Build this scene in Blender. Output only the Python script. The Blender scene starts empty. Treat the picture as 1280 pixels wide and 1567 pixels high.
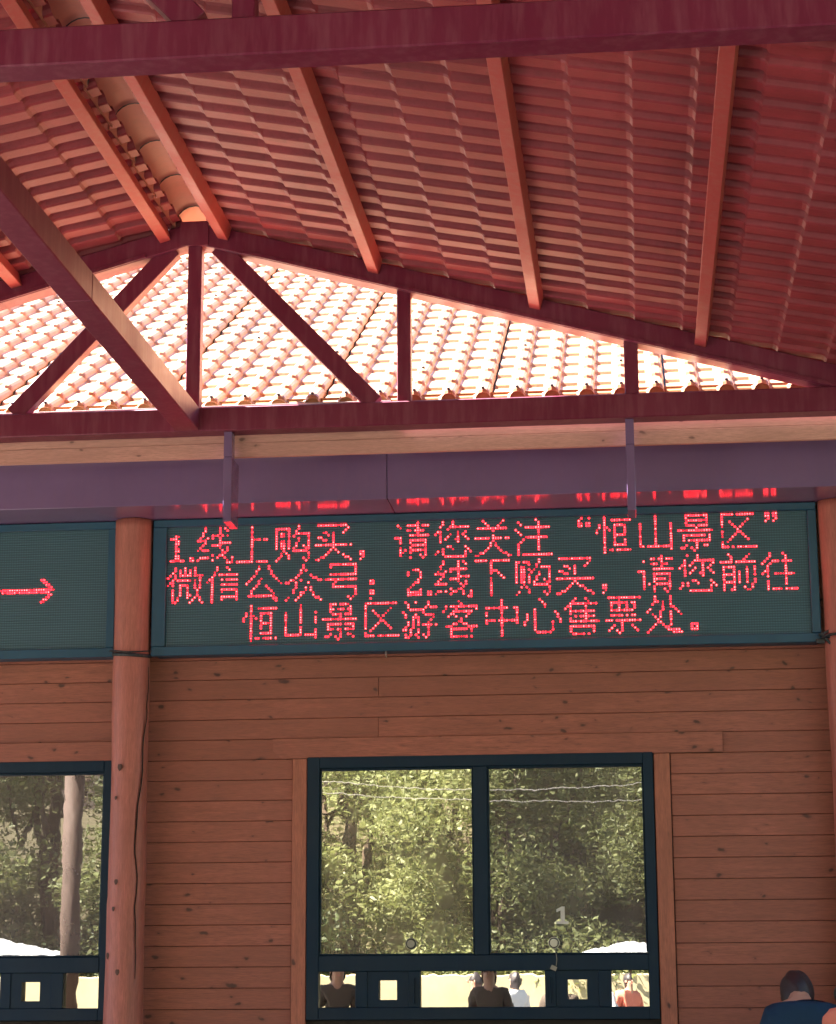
import bpy, bmesh, math, random
import numpy as np
from mathutils import Vector, Matrix

random.seed(7)
rng = np.random.default_rng(7)
sc = bpy.context.scene
COL = sc.collection
PI = math.pi

# ------------------------------------------------------------------ camera
YAW, PITCH, ROLL, FPX = 0.10490482, 0.21856239, -0.00519578, 3162.4
CAM = Vector((0.0, -12.5, 1.6))
fwd = Vector((-math.sin(YAW)*math.cos(PITCH), math.cos(YAW)*math.cos(PITCH), math.sin(PITCH)))
rt = Vector((math.cos(YAW), math.sin(YAW), 0))
up = rt.cross(fwd)
rt2 = rt*math.cos(ROLL)+up*math.sin(ROLL)
up2 = -rt*math.sin(ROLL)+up*math.cos(ROLL)
cd = bpy.data.cameras.new('camera')
cam = bpy.data.objects.new('camera', cd)
COL.objects.link(cam)
cam.matrix_world = Matrix(((rt2.x, up2.x, -fwd.x, CAM.x), (rt2.y, up2.y, -fwd.y, CAM.y), (rt2.z, up2.z, -fwd.z, CAM.z), (0, 0, 0, 1)))
cd.sensor_fit = 'HORIZONTAL'
cd.sensor_width = 36
cd.lens = FPX/1280*36
cd.clip_end = 2000
cd.clip_start = 0.05
sc.camera = cam

# ------------------------------------------------------------------ light
SUN_DIR = Vector((-0.55, 0.20, 0.81)).normalized()      # towards the sun: high, from the left
w = bpy.data.worlds.new('World')
sc.world = w
w.use_nodes = True
wn = w.node_tree.nodes
sky = wn.new('ShaderNodeTexSky')
sky.sky_type = 'NISHITA'
sky.sun_disc = False
sky.sun_elevation = math.asin(SUN_DIR.z)
sky.sun_rotation = math.atan2(SUN_DIR.x, SUN_DIR.y)
sky.altitude = 1500
wn['Background'].inputs['Strength'].default_value = 0.05
w.node_tree.links.new(sky.outputs[0], wn['Background'].inputs['Color'])
sd = bpy.data.lights.new('sun', 'SUN')
sd.energy = 5.0
sd.angle = math.radians(0.5)
sd.color = (1.0, 0.96, 0.90)
sun = bpy.data.objects.new('sun', sd)
COL.objects.link(sun)
sun.rotation_euler = SUN_DIR.to_track_quat('Z', 'Y').to_euler()
sc.view_settings.view_transform = 'Standard'
sc.view_settings.look = 'None'
sc.view_settings.gamma = 1
sc.view_settings.exposure = 3.95

# ------------------------------------------------------------------ materials
MATS = {}
class N:
    """tiny node helper"""
    def __init__(s, name):
        s.m = bpy.data.materials.new(name)
        s.m.use_nodes = True
        s.t = s.m.node_tree
        s.b = s.t.nodes['Principled BSDF']
        s.out = s.t.nodes['Material Output']
        MATS[name] = s.m
    def n(s, kind, **kw):
        nd = s.t.nodes.new(kind)
        for k, v in kw.items():
            if k.startswith('i_'):
                nd.inputs[k[2:].replace('_', ' ')].default_value = v
            else:
                setattr(nd, k, v)
        return nd
    def l(s, a, b): s.t.links.new(a, b)
    def noise(s, vec, scale, detail=4, rough=.6, dist=0):
        nd = s.n('ShaderNodeTexNoise', i_Scale=scale, i_Detail=detail, i_Roughness=rough, i_Distortion=dist)
        s.l(vec, nd.inputs['Vector'])
        return nd.outputs['Fac']
    def mapping(s, vec, scale=(1, 1, 1), loc=(0, 0, 0), rot=(0, 0, 0)):
        nd = s.n('ShaderNodeMapping')
        nd.inputs['Scale'].default_value = scale
        nd.inputs['Location'].default_value = loc
        nd.inputs['Rotation'].default_value = rot
        s.l(vec, nd.inputs['Vector'])
        return nd.outputs[0]
    def ramp(s, fac, stops):
        nd = s.n('ShaderNodeValToRGB')
        cr = nd.color_ramp
        while len(cr.elements) < len(stops): cr.elements.new(.5)
        for e, (p, c) in zip(cr.elements, stops):
            e.position = p
            e.color = (*c, 1) if not isinstance(c, (int, float)) else (c, c, c, 1)
        s.l(fac, nd.inputs['Fac'])
        return nd.outputs['Color']
    def mix(s, fac, a, b, blend='MIX'):
        nd = s.n('ShaderNodeMix', data_type='RGBA', blend_type=blend)
        for sock, v in ((nd.inputs[0], fac), (nd.inputs[6], a), (nd.inputs[7], b)):
            if isinstance(v, (int, float)): sock.default_value = v
            elif isinstance(v, tuple): sock.default_value = (*v, 1)
            else: s.l(v, sock)
        return nd.outputs[2]
    def math(s, op, a, b=0.0):
        nd = s.n('ShaderNodeMath', operation=op)
        for sock, v in ((nd.inputs[0], a), (nd.inputs[1], b)):
            if isinstance(v, (int, float)): sock.default_value = v
            else: s.l(v, sock)
        return nd.outputs[0]
    def bump(s, h, strength=.3, dist=.01):
        nd = s.n('ShaderNodeBump', i_Strength=strength, i_Distance=dist)
        s.l(h, nd.inputs['Height'])
        s.l(nd.outputs[0], s.b.inputs['Normal'])
    def geo(s): return s.n('ShaderNodeNewGeometry').outputs['Position']
    def obj(s): return s.n('ShaderNodeTexCoord').outputs['Object']
    def rnd(s): return s.n('ShaderNodeObjectInfo').outputs['Random']
    def base(s, v):
        if isinstance(v, tuple): s.b.inputs['Base Color'].default_value = (*v, 1)
        else: s.l(v, s.b.inputs['Base Color'])
    def rough(s, v):
        if isinstance(v, (int, float)): s.b.inputs['Roughness'].default_value = v
        else: s.l(v, s.b.inputs['Roughness'])

def vadd(c, k): return tuple(max(0, min(1, x*k)) for x in c)

def paint(name, col, rough=.4, var=.25, dust=(.3, .2, .2), dust_amt=.25, metallic=0):
    s = N(name)
    p = s.geo()
    n1 = s.noise(p, 2.2, 5, .65)
    n2 = s.noise(s.mapping(p, (9, 9, 1.2)), 3, 4)
    c = s.mix(n1, vadd(col, 1-var), vadd(col, 1+var))
    c = s.mix(s.math('MULTIPLY', s.ramp(n2, [(.45, 0.0), (.8, 1.0)]), dust_amt), c, dust)
    s.base(c)
    s.rough(s.ramp(n1, [(.3, rough*.8), (.75, min(1, rough*1.3))]))
    s.b.inputs['Metallic'].default_value = metallic
    s.bump(s.noise(p, 60, 2), .08, .002)
    return s.m

M_STEEL = paint('wine_red_steel_paint', (.15, .012, .042), .42, .28, (.28, .10, .13), .45)
M_PURLIN = paint('red_brown_purlin_paint', (.40, .055, .055), .5, .25, (.36, .17, .14), .4)
M_BEAM = paint('flare_tinted_beam_paint', (.175, .112, .235), .15, .18, (.20, .12, .22), .35)  # steel is dark red; the violet lens flare is put into this colour
M_FRAME = paint('dark_blue_grey_aluminium', (.002, .018, .042), .5, .2, (.010, .035, .06), .3)
M_FRAME.node_tree.nodes['Principled BSDF'].inputs['Specular IOR Level'].default_value = .25
M_BAND = paint('blackened_strap_metal', (.012, .02, .03), .5)
M_CAP = paint('ridge_cap_coating', (.52, .21, .17), .5, .25, (.3, .2, .17), .3)

def tile_mat(name, col, rough, spec):
    s = N(name)
    p = s.geo()
    # per piece tint from its place in the world, so joined and single tiles match
    sn = s.n('ShaderNodeVectorMath', operation='SNAP')
    s.l(p, sn.inputs[0]); sn.inputs[1].default_value = (.265, .2, .3)
    wn_ = s.n('ShaderNodeTexWhiteNoise')
    s.l(sn.outputs[0], wn_.inputs['Vector'])
    n1 = s.noise(p, 1.3, 6, .7)
    n2 = s.noise(p, 40, 4, .7)
    c = s.mix(s.ramp(n1, [(.3, 0.0), (.7, 1.0)]), vadd(col, .62), vadd(col, 1.25))
    c = s.mix(s.math('MULTIPLY', wn_.outputs['Value'], .38), c, vadd(col, .6))
    c = s.mix(s.math('MULTIPLY', s.ramp(n2, [(.5, 0.0), (.75, 1.0)]), .3), c, vadd(col, .45))
    s.base(c)
    s.rough(rough)
    s.b.inputs['Specular IOR Level'].default_value = spec
    s.bump(n2, .25, .004)
    return s.m
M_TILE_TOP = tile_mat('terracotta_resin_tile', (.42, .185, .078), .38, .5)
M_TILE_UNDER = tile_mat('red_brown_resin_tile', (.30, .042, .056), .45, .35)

def wood(name, base, dark, along='X', knots=True, vary=.3, gloss=.5, shift=(0, 0, 0)):
    s = N(name)
    o = s.obj()
    r = s.rnd()
    cb = s.n('ShaderNodeCombineXYZ')
    s.l(s.math('MULTIPLY', r, 37.0), cb.inputs[0]); s.l(s.math('MULTIPLY', r, 91.0), cb.inputs[2])
    ad = s.n('ShaderNodeVectorMath', operation='ADD')
    s.l(o, ad.inputs[0]); s.l(cb.outputs[0], ad.inputs[1])
    v = ad.outputs[0]
    st = (1.1, 14, 14) if along == 'X' else (14, 14, 1.1)
    warp = s.noise(v, 2.5, 3)
    g1 = s.noise(s.mapping(v, st), 3.2, 6, .7, .6)
    g2 = s.noise(s.mapping(v, tuple(q*4 for q in st)), 4, 4, .7)
    lg = s.noise(v, 1.1, 3)
    c = s.mix(s.ramp(g1, [(.3, 0.0), (.72, 1.0)]), vadd(base, 1-vary), vadd(base, 1+vary))
    c = s.mix(s.math('MULTIPLY', s.ramp(g2, [(.42, 0.0), (.68, 1.0)]), .52), c, dark)
    c = s.mix(s.math('MULTIPLY', s.ramp(lg, [(.4, 0.0), (.68, 1.0)]), .55), c, vadd(base, .62))
    c = s.mix(s.math('MULTIPLY', r, .5), c, vadd(base, .6))
    if knots:
        sp_ = s.n('ShaderNodeSeparateXYZ'); s.l(v, sp_.inputs[0])
        c2_ = s.n('ShaderNodeCombineXYZ'); s.l(sp_.outputs[0], c2_.inputs[0]); s.l(sp_.outputs[2], c2_.inputs[1])
        kv = s.mapping(c2_.outputs[0], (4.6, 9.0, 1) if along == 'X' else (9.0, 4.6, 1))
        wv = s.n('ShaderNodeVectorMath', operation='MULTIPLY_ADD')
        nn = s.n('ShaderNodeTexNoise', i_Scale=14.0)
        s.l(v, nn.inputs['Vector'])
        s.l(nn.outputs['Color'], wv.inputs[0]); wv.inputs[1].default_value = (.34, .42, 0); s.l(kv, wv.inputs[2])
        vo = s.n('ShaderNodeTexVoronoi', i_Scale=1.0, voronoi_dimensions='2D')
        s.l(wv.outputs[0], vo.inputs['Vector'])
        wh = s.n('ShaderNodeTexWhiteNoise')
        s.l(vo.outputs['Position'], wh.inputs['Vector'])
        rad = s.math('MULTIPLY', s.math('POWER', wh.outputs['Value'], 2.0), .125)
        d = s.math('SUBTRACT', rad, vo.outputs['Distance'])
        kf = s.ramp(s.math('MULTIPLY', d, 12.0), [(0.0, 0.0), (.5, .8), (1.0, 1.0)])
        halo = s.ramp(s.math('MULTIPLY', s.math('ADD', d, .12), 5.0), [(0.1, 0.0), (.8, 1.0)])
        ok = s.math('GREATER_THAN', wh.outputs['Value'], .40)
        c = s.mix(s.math('MULTIPLY', s.math('MULTIPLY', halo, ok), .30), c, dark)
        c = s.mix(s.math('MULTIPLY', s.math('MULTIPLY', kf, ok), .85), c, vadd(dark, .5))
    s.base(c)
    s.rough(s.ramp(g1, [(.2, gloss), (.8, gloss+.2)]))
    s.bump(g1, .25, .004)
    return s.m
M_PLANK = wood('red_brown_stained_pine', (.38, .122, .084), (.10, .038, .034))
M_TRIM = wood('red_brown_stained_trim', (.45, .150, .095), (.09, .034, .034), along='Z')
M_LOG = wood('peeled_log_stain', (.49, .155, .125), (.13, .035, .038), along='Z', vary=.34, gloss=.42, knots=False)
M_FASCIA = wood('pale_eave_timber', (.66, .34, .29), (.28, .13, .12), vary=.18)
M_DECK = wood('platform_timber', (.075, .050, .042), (.035, .022, .018), along='Z', knots=False)

def simple(name, col, rough=.6, spec=.5, var=.15, scale=5, bumpd=0):
    s = N(name)
    p = s.geo()
    n1 = s.noise(p, scale, 5, .65)
    s.base(s.mix(n1, vadd(col, 1-var), vadd(col, 1+var)))
    s.rough(rough)
    s.b.inputs['Specular IOR Level'].default_value = spec
    if bumpd: s.bump(n1, .5, bumpd)
    return s.m
M_STRIP = simple('aluminium_and_gap_light', (.62, .56, .52), .3)  # metal of the eave trim; also painted light for the beam gap
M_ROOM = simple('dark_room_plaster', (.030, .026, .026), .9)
M_STICKER = simple('grey_white_sticker', (.60, .59, .57), .6)
M_DISC = simple('pale_intercom_plastic', (.62, .60, .50), .35)
M_DISCRING = simple('dark_intercom_ring', (.03, .03, .03), .4)
M_METALDISC = simple('brushed_intercom_metal', (.30, .29, .24), .3)
M_CORD = simple('grey_cord', (.30, .28, .24), .6)
M_PLAZA = simple('beige_plaza_paving', (.10, .094, .085), .85, .3, .2, 3)
M_LAWN = simple('dull_grass', (.05, .065, .025), .95, .2, .4, 2)
M_SOIL = simple('hillside_soil', (.10, .085, .05), .95, .2, .4, .4)
M_CREAM = simple('cream_render', (.50, .43, .27), .8, .3, .35, 1.3)
M_ROCK = simple('brown_rock', (.13, .10, .085), .9, .2, .4, 1.2, .1)
M_CANVAS = simple('white_canvas', (.50, .50, .48), .8, .3, .06)
M_POLE = simple('weathered_pole', (.12, .075, .055), .8)
M_BARK = simple('bark', (.10, .07, .05), .9, .2, .4, 8, .02)
M_WIRE = simple('pale_cable', (.25, .23, .2), .6)
M_SKIN = simple('skin', (.50, .28, .20), .5)
M_HAIR = simple('dark_hair', (.028, .020, .024), .55, .5, .4, 40)
M_NAVY = simple('navy_jacket_cloth', (.006, .030, .070), .75, .3, .35, 9, .01)
M_SALMON = simple('salmon_jacket_cloth', (.72, .22, .15), .75, .3, .2, 9, .01)
M_GREYHAT = simple('grey_patterned_hat_cloth', (.20, .19, .22), .85, .2, .8, 55)
M_TROUSER = simple('dark_trouser_cloth', (.035, .035, .045), .85, .2)
M_SHIRT = simple('white_shirt_cloth', (.70, .70, .72), .8, .2)
M_PINK = simple('pink_shirt_cloth', (.66, .28, .24), .8, .2)
M_BROWNCLOTH = simple('brown_jacket_cloth', (.09, .07, .06), .8, .2)
M_SHOE = simple('dark_shoe', (.02, .02, .02), .5)

def leaf_mat(name, a, b, c3):
    s = N(name)
    p = s.geo()
    n1 = s.noise(p, .5, 4, .7); n2 = s.noise(p, 7, 3, .7)
    c = s.mix(n1, a, b)
    c = s.mix(s.ramp(n2, [(.52, 0.0), (.7, 1.0)]), c, c3)
    s.base(c); s.rough(.6)
    tr = s.n('ShaderNodeBsdfTranslucent'); s.l(c, tr.inputs['Color'])
    mx = s.n('ShaderNodeMixShader'); mx.inputs[0].default_value = .35
    s.l(s.b.outputs[0], mx.inputs[1]); s.l(tr.outputs[0], mx.inputs[2]); s.l(mx.outputs[0], s.out.inputs['Surface'])
    return s.m
M_LEAF = leaf_mat('yellow_green_leaves', (.12, .15, .045), (.20, .21, .07), (.30, .28, .13))
M_LEAF2 = leaf_mat('dark_green_leaves', (.035, .06, .018), (.07, .09, .025), (.11, .11, .04))

def glass(name, fac, tint, refl, film=(.10, .095, .085), famt=.3):
    s = N(name)
    tr = s.n('ShaderNodeBsdfTransparent'); tr.inputs['Color'].default_value = (*tint, 1)
    gl = s.n('ShaderNodeBsdfGlossy'); gl.inputs['Color'].default_value = (*refl, 1); gl.inputs['Roughness'].default_value = .007
    p = s.geo()
    h = s.noise(s.mapping(p, (3.0, 1, 1.6), rot=(0, .5, 0)), 2.2, 2)
    h2 = s.noise(s.mapping(p, (26, 1, 9), rot=(0, .7, 0)), 1.6, 2)
    hh = s.math('ADD', h, s.math('MULTIPLY', h2, .04))
    bp = s.n('ShaderNodeBump', i_Strength=.5, i_Distance=.0003)
    s.l(hh, bp.inputs['Height']); s.l(bp.outputs[0], gl.inputs['Normal'])
    mx = s.n('ShaderNodeMixShader'); mx.inputs[0].default_value = fac
    s.l(tr.outputs[0], mx.inputs[1]); s.l(gl.outputs[0], mx.inputs[2])
    df = s.n('ShaderNodeBsdfDiffuse'); df.inputs['Color'].default_value = (*film, 1)
    ad = s.n('ShaderNodeMixShader')
    dn = s.noise(s.mapping(p, (1.2, 1, .7)), 3, 5, .7)
    s.l(s.ramp(dn, [(.3, famt*.7), (.7, famt*1.3)]), ad.inputs[0])
    s.l(mx.outputs[0], ad.inputs[1]); s.l(df.outputs[0], ad.inputs[2]); s.l(ad.outputs[0], s.out.inputs['Surface'])
    return s.m
M_GLASS_A = glass('bronze_coated_glass', .62, (.45, .42, .38), (1.0, .96, .84), (.38, .33, .25), .40)
M_GLASS_B = glass('grey_sliding_glass', .34, (.35, .34, .34), (.95, .93, .90), (.28, .24, .23), .36)
M_GLASS_C = glass('clear_low_glass', .50, (.45, .42, .38), (1.0, .95, .82), (.16, .13, .11), .2)

def screen_mat():
    s = N('led_module_face')
    p = s.geo()
    # fine louvres and unlit lamps at the module pitch
    wv = s.n('ShaderNodeTexWave', wave_type='BANDS', bands_direction='Z', i_Scale=2*PI/.0154/20/1.0)
    wv.inputs['Scale'].default_value = 1/.0154/3.1831
    s.l(p, wv.inputs['Vector'])
    wx = s.n('ShaderNodeTexWave', wave_type='BANDS', bands_direction='X')
    wx.inputs['Scale'].default_value = 1/.0154/3.1831
    s.l(p, wx.inputs['Vector'])
    n1 = s.noise(p, 1.4, 3)
    c = s.mix(wv.outputs['Fac'], (.020, .062, .095), (.060, .150, .215))
    c = s.mix(s.math('MULTIPLY', wx.outputs['Fac'], .5), c, (.020, .048, .060))
    c = s.mix(s.math('MULTIPLY', n1, .5), c, (.020, .070, .105))
    s.base(c); s.rough(.5)
    s.bump(wv.outputs['Fac'], .4, .003)
    return s.m
M_SCREEN = screen_mat()
M_LEDFRAME = paint('teal_blue_led_cabinet', (.010, .065, .13), .4, .3, (.02, .07, .09), .3)

def emit(name, col, st):
    s = N(name)
    s.base((.1, .01, .02))
    s.b.inputs['Emission Color'].default_value = (*col, 1)
    s.b.inputs['Emission Strength'].default_value = st
    return s.m
E_RED = emit('lit_red_lamp', (1, .006, .012), 1.3)
E_DIM = emit('dim_red_lamp', (1, .004, .02), .35)
E_HOT = emit('hot_red_lamp_centre', (1, .14, .14), .7)

# ------------------------------------------------------------------ builders
def wloc(o):
    v = Vector((0, 0, 0))
    while o is not None:
        v += o.location
        o = o.parent
    return v
def link(name, me, mat, parent=None, loc=(0, 0, 0), rot=None):
    """loc is a world position; parents are never rotated unless noted"""
    o = bpy.data.objects.new(name, me)
    COL.objects.link(o)
    if mat is not None and not me.materials: me.materials.append(mat)
    base = wloc(parent) if parent else Vector((0, 0, 0))
    if parent: o.parent = parent
    o.location = Vector(loc)-base
    if rot is not None:
        o.rotation_euler = rot.to_euler() if isinstance(rot, Matrix) else rot
    return o
def tag(o, label=None, cat=None, group=None, kind=None):
    if label: o['label'] = label
    if cat: o['category'] = cat
    if group: o['group'] = group
    if kind: o['kind'] = kind
    return o
def thing(name, loc, label, cat, group=None):
    o = bpy.data.objects.new(name, None)
    COL.objects.link(o)
    o.location = loc
    o.empty_display_size = .2
    return tag(o, label, cat, group)
def mesh(name, V, F, smooth=False):
    me = bpy.data.meshes.new(name)
    me.from_pydata([tuple(v) for v in V], [], [tuple(f) for f in F])
    if smooth:
        me.polygons.foreach_set('use_smooth', [True]*len(me.polygons))
    me.update()
    return me
def box_mesh(name, sx, sy, sz, bevel=.003, jitter=0):
    bm = bmesh.new()
    bmesh.ops.create_cube(bm, size=1)
    for v in bm.verts:
        v.co = Vector((v.co.x*sx+random.uniform(-jitter, jitter), v.co.y*sy, v.co.z*sz+random.uniform(-jitter, jitter)))
    if bevel: bmesh.ops.bevel(bm, geom=list(bm.edges), offset=bevel, segments=1, affect='EDGES')
    me = bpy.data.meshes.new(name)
    bm.to_mesh(me); bm.free()
    return me
def box(name, x0, x1, y0, y1, z0, z1, mat, parent=None, bevel=.003, jitter=0, rot=None):
    me = box_mesh(name, x1-x0, y1-y0, z1-z0, bevel, jitter)
    return link(name, me, mat, parent, ((x0+x1)/2, (y0+y1)/2, (z0+z1)/2), rot)
def bar(name, a, b, wid, hei, mat, parent=None, bevel=.004, side=Vector((0, 1, 0))):
    """box bar from a to b; wid along `side`, hei across"""
    a, b = Vector(a), Vector(b)
    x = (b-a).normalized()
    y = (side-x*side.dot(x)).normalized()
    z = x.cross(y)
    R = Matrix((x, y, z)).transposed()
    me = box_mesh(name, (b-a).length, wid, hei, bevel)
    return link(name, me, mat, parent, (a+b)/2, R)
def tube_mesh(name, pts, rad, seg=8, cap=True):
    V, F = [], []
    pts = [Vector(p) for p in pts]
    for i, p in enumerate(pts):
        d = (pts[min(i+1, len(pts)-1)]-pts[max(i-1, 0)]).normalized()
        a = d.cross(Vector((.31, .2, .93))).normalized() if abs(d.z) < .9 else d.cross(Vector((0, 1, 0))).normalized()
        b = d.cross(a)
        r = rad[i] if isinstance(rad, (list, tuple)) else rad
        for k in range(seg):
            t = 2*PI*k/seg
            V.append(p+a*(r*math.cos(t))+b*(r*math.sin(t)))
    for i in range(len(pts)-1):
        for k in range(seg):
            k2 = (k+1) % seg
            F.append((i*seg+k, i*seg+k2, (i+1)*seg+k2, (i+1)*seg+k))
    if cap:
        F.append(tuple(range(seg))[::-1]); F.append(tuple((len(pts)-1)*seg+k for k in range(seg)))
    return mesh(name, V, F, True)
# ------------------------------------------------------------------ the setting
def sheet(name, x0, x1, y0, y1, z, mat, label=None, cat='ground'):
    me = mesh(name, [(x0, y0, 0), (x1, y0, 0), (x1, y1, 0), (x0, y1, 0)], [(0, 1, 2, 3)])
    return tag(link(name, me, mat, None, (0, 0, z)), label, cat, kind='structure')
def grid_sheet(name, x0, x1, y0, y1, nx, ny, zf, mat):
    V = [(x0+(x1-x0)*i/nx, y0+(y1-y0)*j/ny) for j in range(ny+1) for i in range(nx+1)]
    V = [(x, y, zf(x, y)) for x, y in V]
    F = [(j*(nx+1)+i, j*(nx+1)+i+1, (j+1)*(nx+1)+i+1, (j+1)*(nx+1)+i) for j in range(ny) for i in range(nx)]
    return mesh(name, V, F, True)
sheet('ground', -300, 300, -300, 300, -.165, M_LAWN, 'dull green grass round the ticket office', 'ground')
sheet('forecourt_paving', -30, 14, -31, -12.91, -.16, M_PLAZA, 'beige sunlit paving of the open forecourt', 'paving')
deck = tag(link('platform_floor', mesh('platform_floor', [(-9, -12.9, -.155), (5.8, -12.9, -.155), (5.8, 6, -.155), (-9, 6, -.155), (-9, -12.9, 0), (5.8, -12.9, 0), (5.8, 6, 0), (-9, 6, 0)],
    [(4, 5, 6, 7), (0, 1, 5, 4), (1, 2, 6, 5), (2, 3, 7, 6), (3, 0, 4, 7)]), M_DECK), 'brown timber platform floor under the canopy', 'floor', kind='structure')
def hz(x, y):
    t = max(0, -y-33)
    return -.4+min(46, t*.72)+1.4*math.sin(x*.13+y*.07)+.8*math.sin(x*.31-y*.21)
tag(link('hillside', grid_sheet('hillside', -110, 70, -130, -32, 90, 50, hz, M_SOIL), M_SOIL), 'wooded hillside rising behind the forecourt', 'hill', kind='structure')

# ------------------------------------------------------------------ roof tile piece (one wave by one course)
PITCH_T, COURSE = .2, .2756
PROF = [(0, 0), (.086, 0), (.099, .007), (.107, .028), (.120, .041), (.142, .046), (.166, .041), (.180, .028), (.189, .007), (.2, 0)]
def tile_arrays(length=COURSE, a=.0095, riser=.036, gap=.0, thick=.003, flat=False):
    W = PITCH_T-gap
    prof = [(min(u, W), z) for u, z in PROF]
    vs = [(0, 0), (length, 0)] if flat else [(0, -a), (length-riser, a), (length-riser*.45, a*.55), (length, -a)]
    V, F = [], []
    nu, nv = len(prof), len(vs)
    for lay in (0, -thick):
        for v, z0 in vs:
            for u, z in prof: V.append((v, u, z+z0+lay))
    off = nu*nv
    for j in range(nv-1):
        for i in range(nu-1):
            q = (j*nu+i, (j+1)*nu+i, (j+1)*nu+i+1, j*nu+i+1)
            F.append(q); F.append(tuple(off+k for k in q[::-1]))
    for i in range(nu-1):
        F.append((i, i+1, off+i+1, off+i)); k = (nv-1)*nu
        F.append((k+i+1, k+i, off+k+i, off+k+i+1))
    for j in range(nv-1):
        k = nu-1
        F.append((j*nu, off+j*nu, off+(j+1)*nu, (j+1)*nu)); F.append(((j+1)*nu+k, off+(j+1)*nu+k, off+j*nu+k, j*nu+k))
    return np.array(V, float), F
class TileField:
    """lays tiles; those in `near` become single roof_tile objects, the rest one joined part"""
    def __init__(s): s.items = []
    def put(s, origin, R, kind, score): s.items.append((origin, R, kind, score))
    def build(s, arrs, mat, parent, stuff_name, limit=300):
        s.items.sort(key=lambda t: -t[3])
        meshes = {}
        for k, (V, F) in arrs.items():
            meshes[k] = mesh('roof_tile', V, F, False)
            meshes[k].materials.append(mat)
        V2, F2, off = [], [], 0
        for i, (o, R, k, scv) in enumerate(s.items):
            if i < limit and scv > 0:
                link('roof_tile', meshes[k], mat, parent, o, R)
            else:
                V, F = arrs[k]
                Rn = np.array(R)
                V2.append(V@Rn.T+np.array(o)); F2 += [tuple(off+q for q in f) for f in F]; off += len(V)
        V2 = np.concatenate(V2)-np.array(wloc(parent))
        ob = link(stuff_name, mesh(stuff_name, V2, F2), mat, parent, wloc(parent))
        ob['kind'] = 'stuff'
        return ob
def project(p):
    d = Vector(p)-CAM
    z = d.dot(fwd)
    if z < .3: return None
    return (640+FPX*d.dot(rt2)/z, 783.5-FPX*d.dot(up2)/z, z)

# ------------------------------------------------------------------ canopy
canopy = thing('canopy', (-2.5, -6.0, 0), 'open steel canopy with wine red trusses and purlins under a tiled gable roof', 'canopy')
XR, ZL, SL = -2.503, 5.778, .275          # ridge line, lower chord apex, slope
TH = math.atan(SL)
TIE0, TIE1 = 4.637, 4.777
def zlow(x): return ZL-SL*abs(x-XR)
TRUSS_Y = [-1.2, -6.096, -10.99]
HALF = 4.15
for ti, ty in enumerate(TRUSS_Y):
    y0, y1 = ty, ty+.132
    # bottom chord in two lengths
    box('tie_beam', XR-HALF, 1.2, y0, y1, TIE0, TIE1, M_STEEL, canopy, .006)
    box('tie_beam', 1.2+.002, XR+HALF, y0, y1, TIE0, TIE1, M_STEEL, canopy, .006)
    # top chords
    for sgn in (-1, 1):
        a = Vector((XR+sgn*.0, (y0+y1)/2, ZL+.068)); b = Vector((XR+sgn*HALF, (y0+y1)/2, ZL+.068-SL*HALF))
        d = (b-a).normalized()
        bar('top_chord', a+d*.02, b, .128, .132, M_STEEL, canopy, .005)
        if ti == 0:   # small edge angle along the chord
            bar('edge_angle', a+d*.3+Vector((0, -.072, -.055)), b+Vector((0, -.072, -.055)), .012, .022, M_STEEL, canopy, .002)
    ym = (y0+y1)/2
    box('apex_plate', XR-.085, XR+.085, y0-.006, y0-.0005, ZL-.015, ZL+.135, M_STEEL, canopy, .001)
    box('king_post', XR-.041, XR+.041, ym-.04, ym+.04, TIE1, ZL+.02, M_STEEL, canopy, .004)
    for sgn in (-1, 1):
        for dx in (1.233, 2.531, 3.45):
            x = XR+sgn*dx
            if dx > 3: continue
            box('web_post', x-.04, x+.04, ym-.04, ym+.04, TIE1, zlow(x)+.012, M_STEEL, canopy, .004)
        bar('web_diagonal', (XR+sgn*.135, ym, ZL-.015), (XR+sgn*1.062, ym, TIE1+.004), .078, .104, M_STEEL, canopy, .004)
# lengthwise tube in the plane of the ties, spliced
for (ya, yb) in ((-3.583, -1.202), (-5.962, -3.586), (-10.855, -6.1)):
    box('lengthwise_beam', -2.592, -2.452, ya, yb, TIE0+.001, TIE1-.001, M_STEEL, canopy, .005)
# purlins (sloped boxes) between the trusses
for (ya, yb) in ((-6.1, -1.203), (-10.99, -6.1)):
    for sgn in (-1, 1):
        for k in range(5):
            dx = .20+.93*k if k == 0 else .13+.93*k
            x = XR+sgn*(dx if k else .17)
            zb = zlow(x)+.060
            n = Vector((sgn*math.sin(TH), 0, math.cos(TH)))
            c = Vector((x, 0, zb))+n*.045
            R = Matrix.Rotation(sgn*TH, 3, 'Y')
            me = box_mesh('purlin', .066, yb-ya, .088, .003)
            link('purlin', me, M_PURLIN, canopy, (c.x, (ya+yb)/2, c.z), R)
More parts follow.
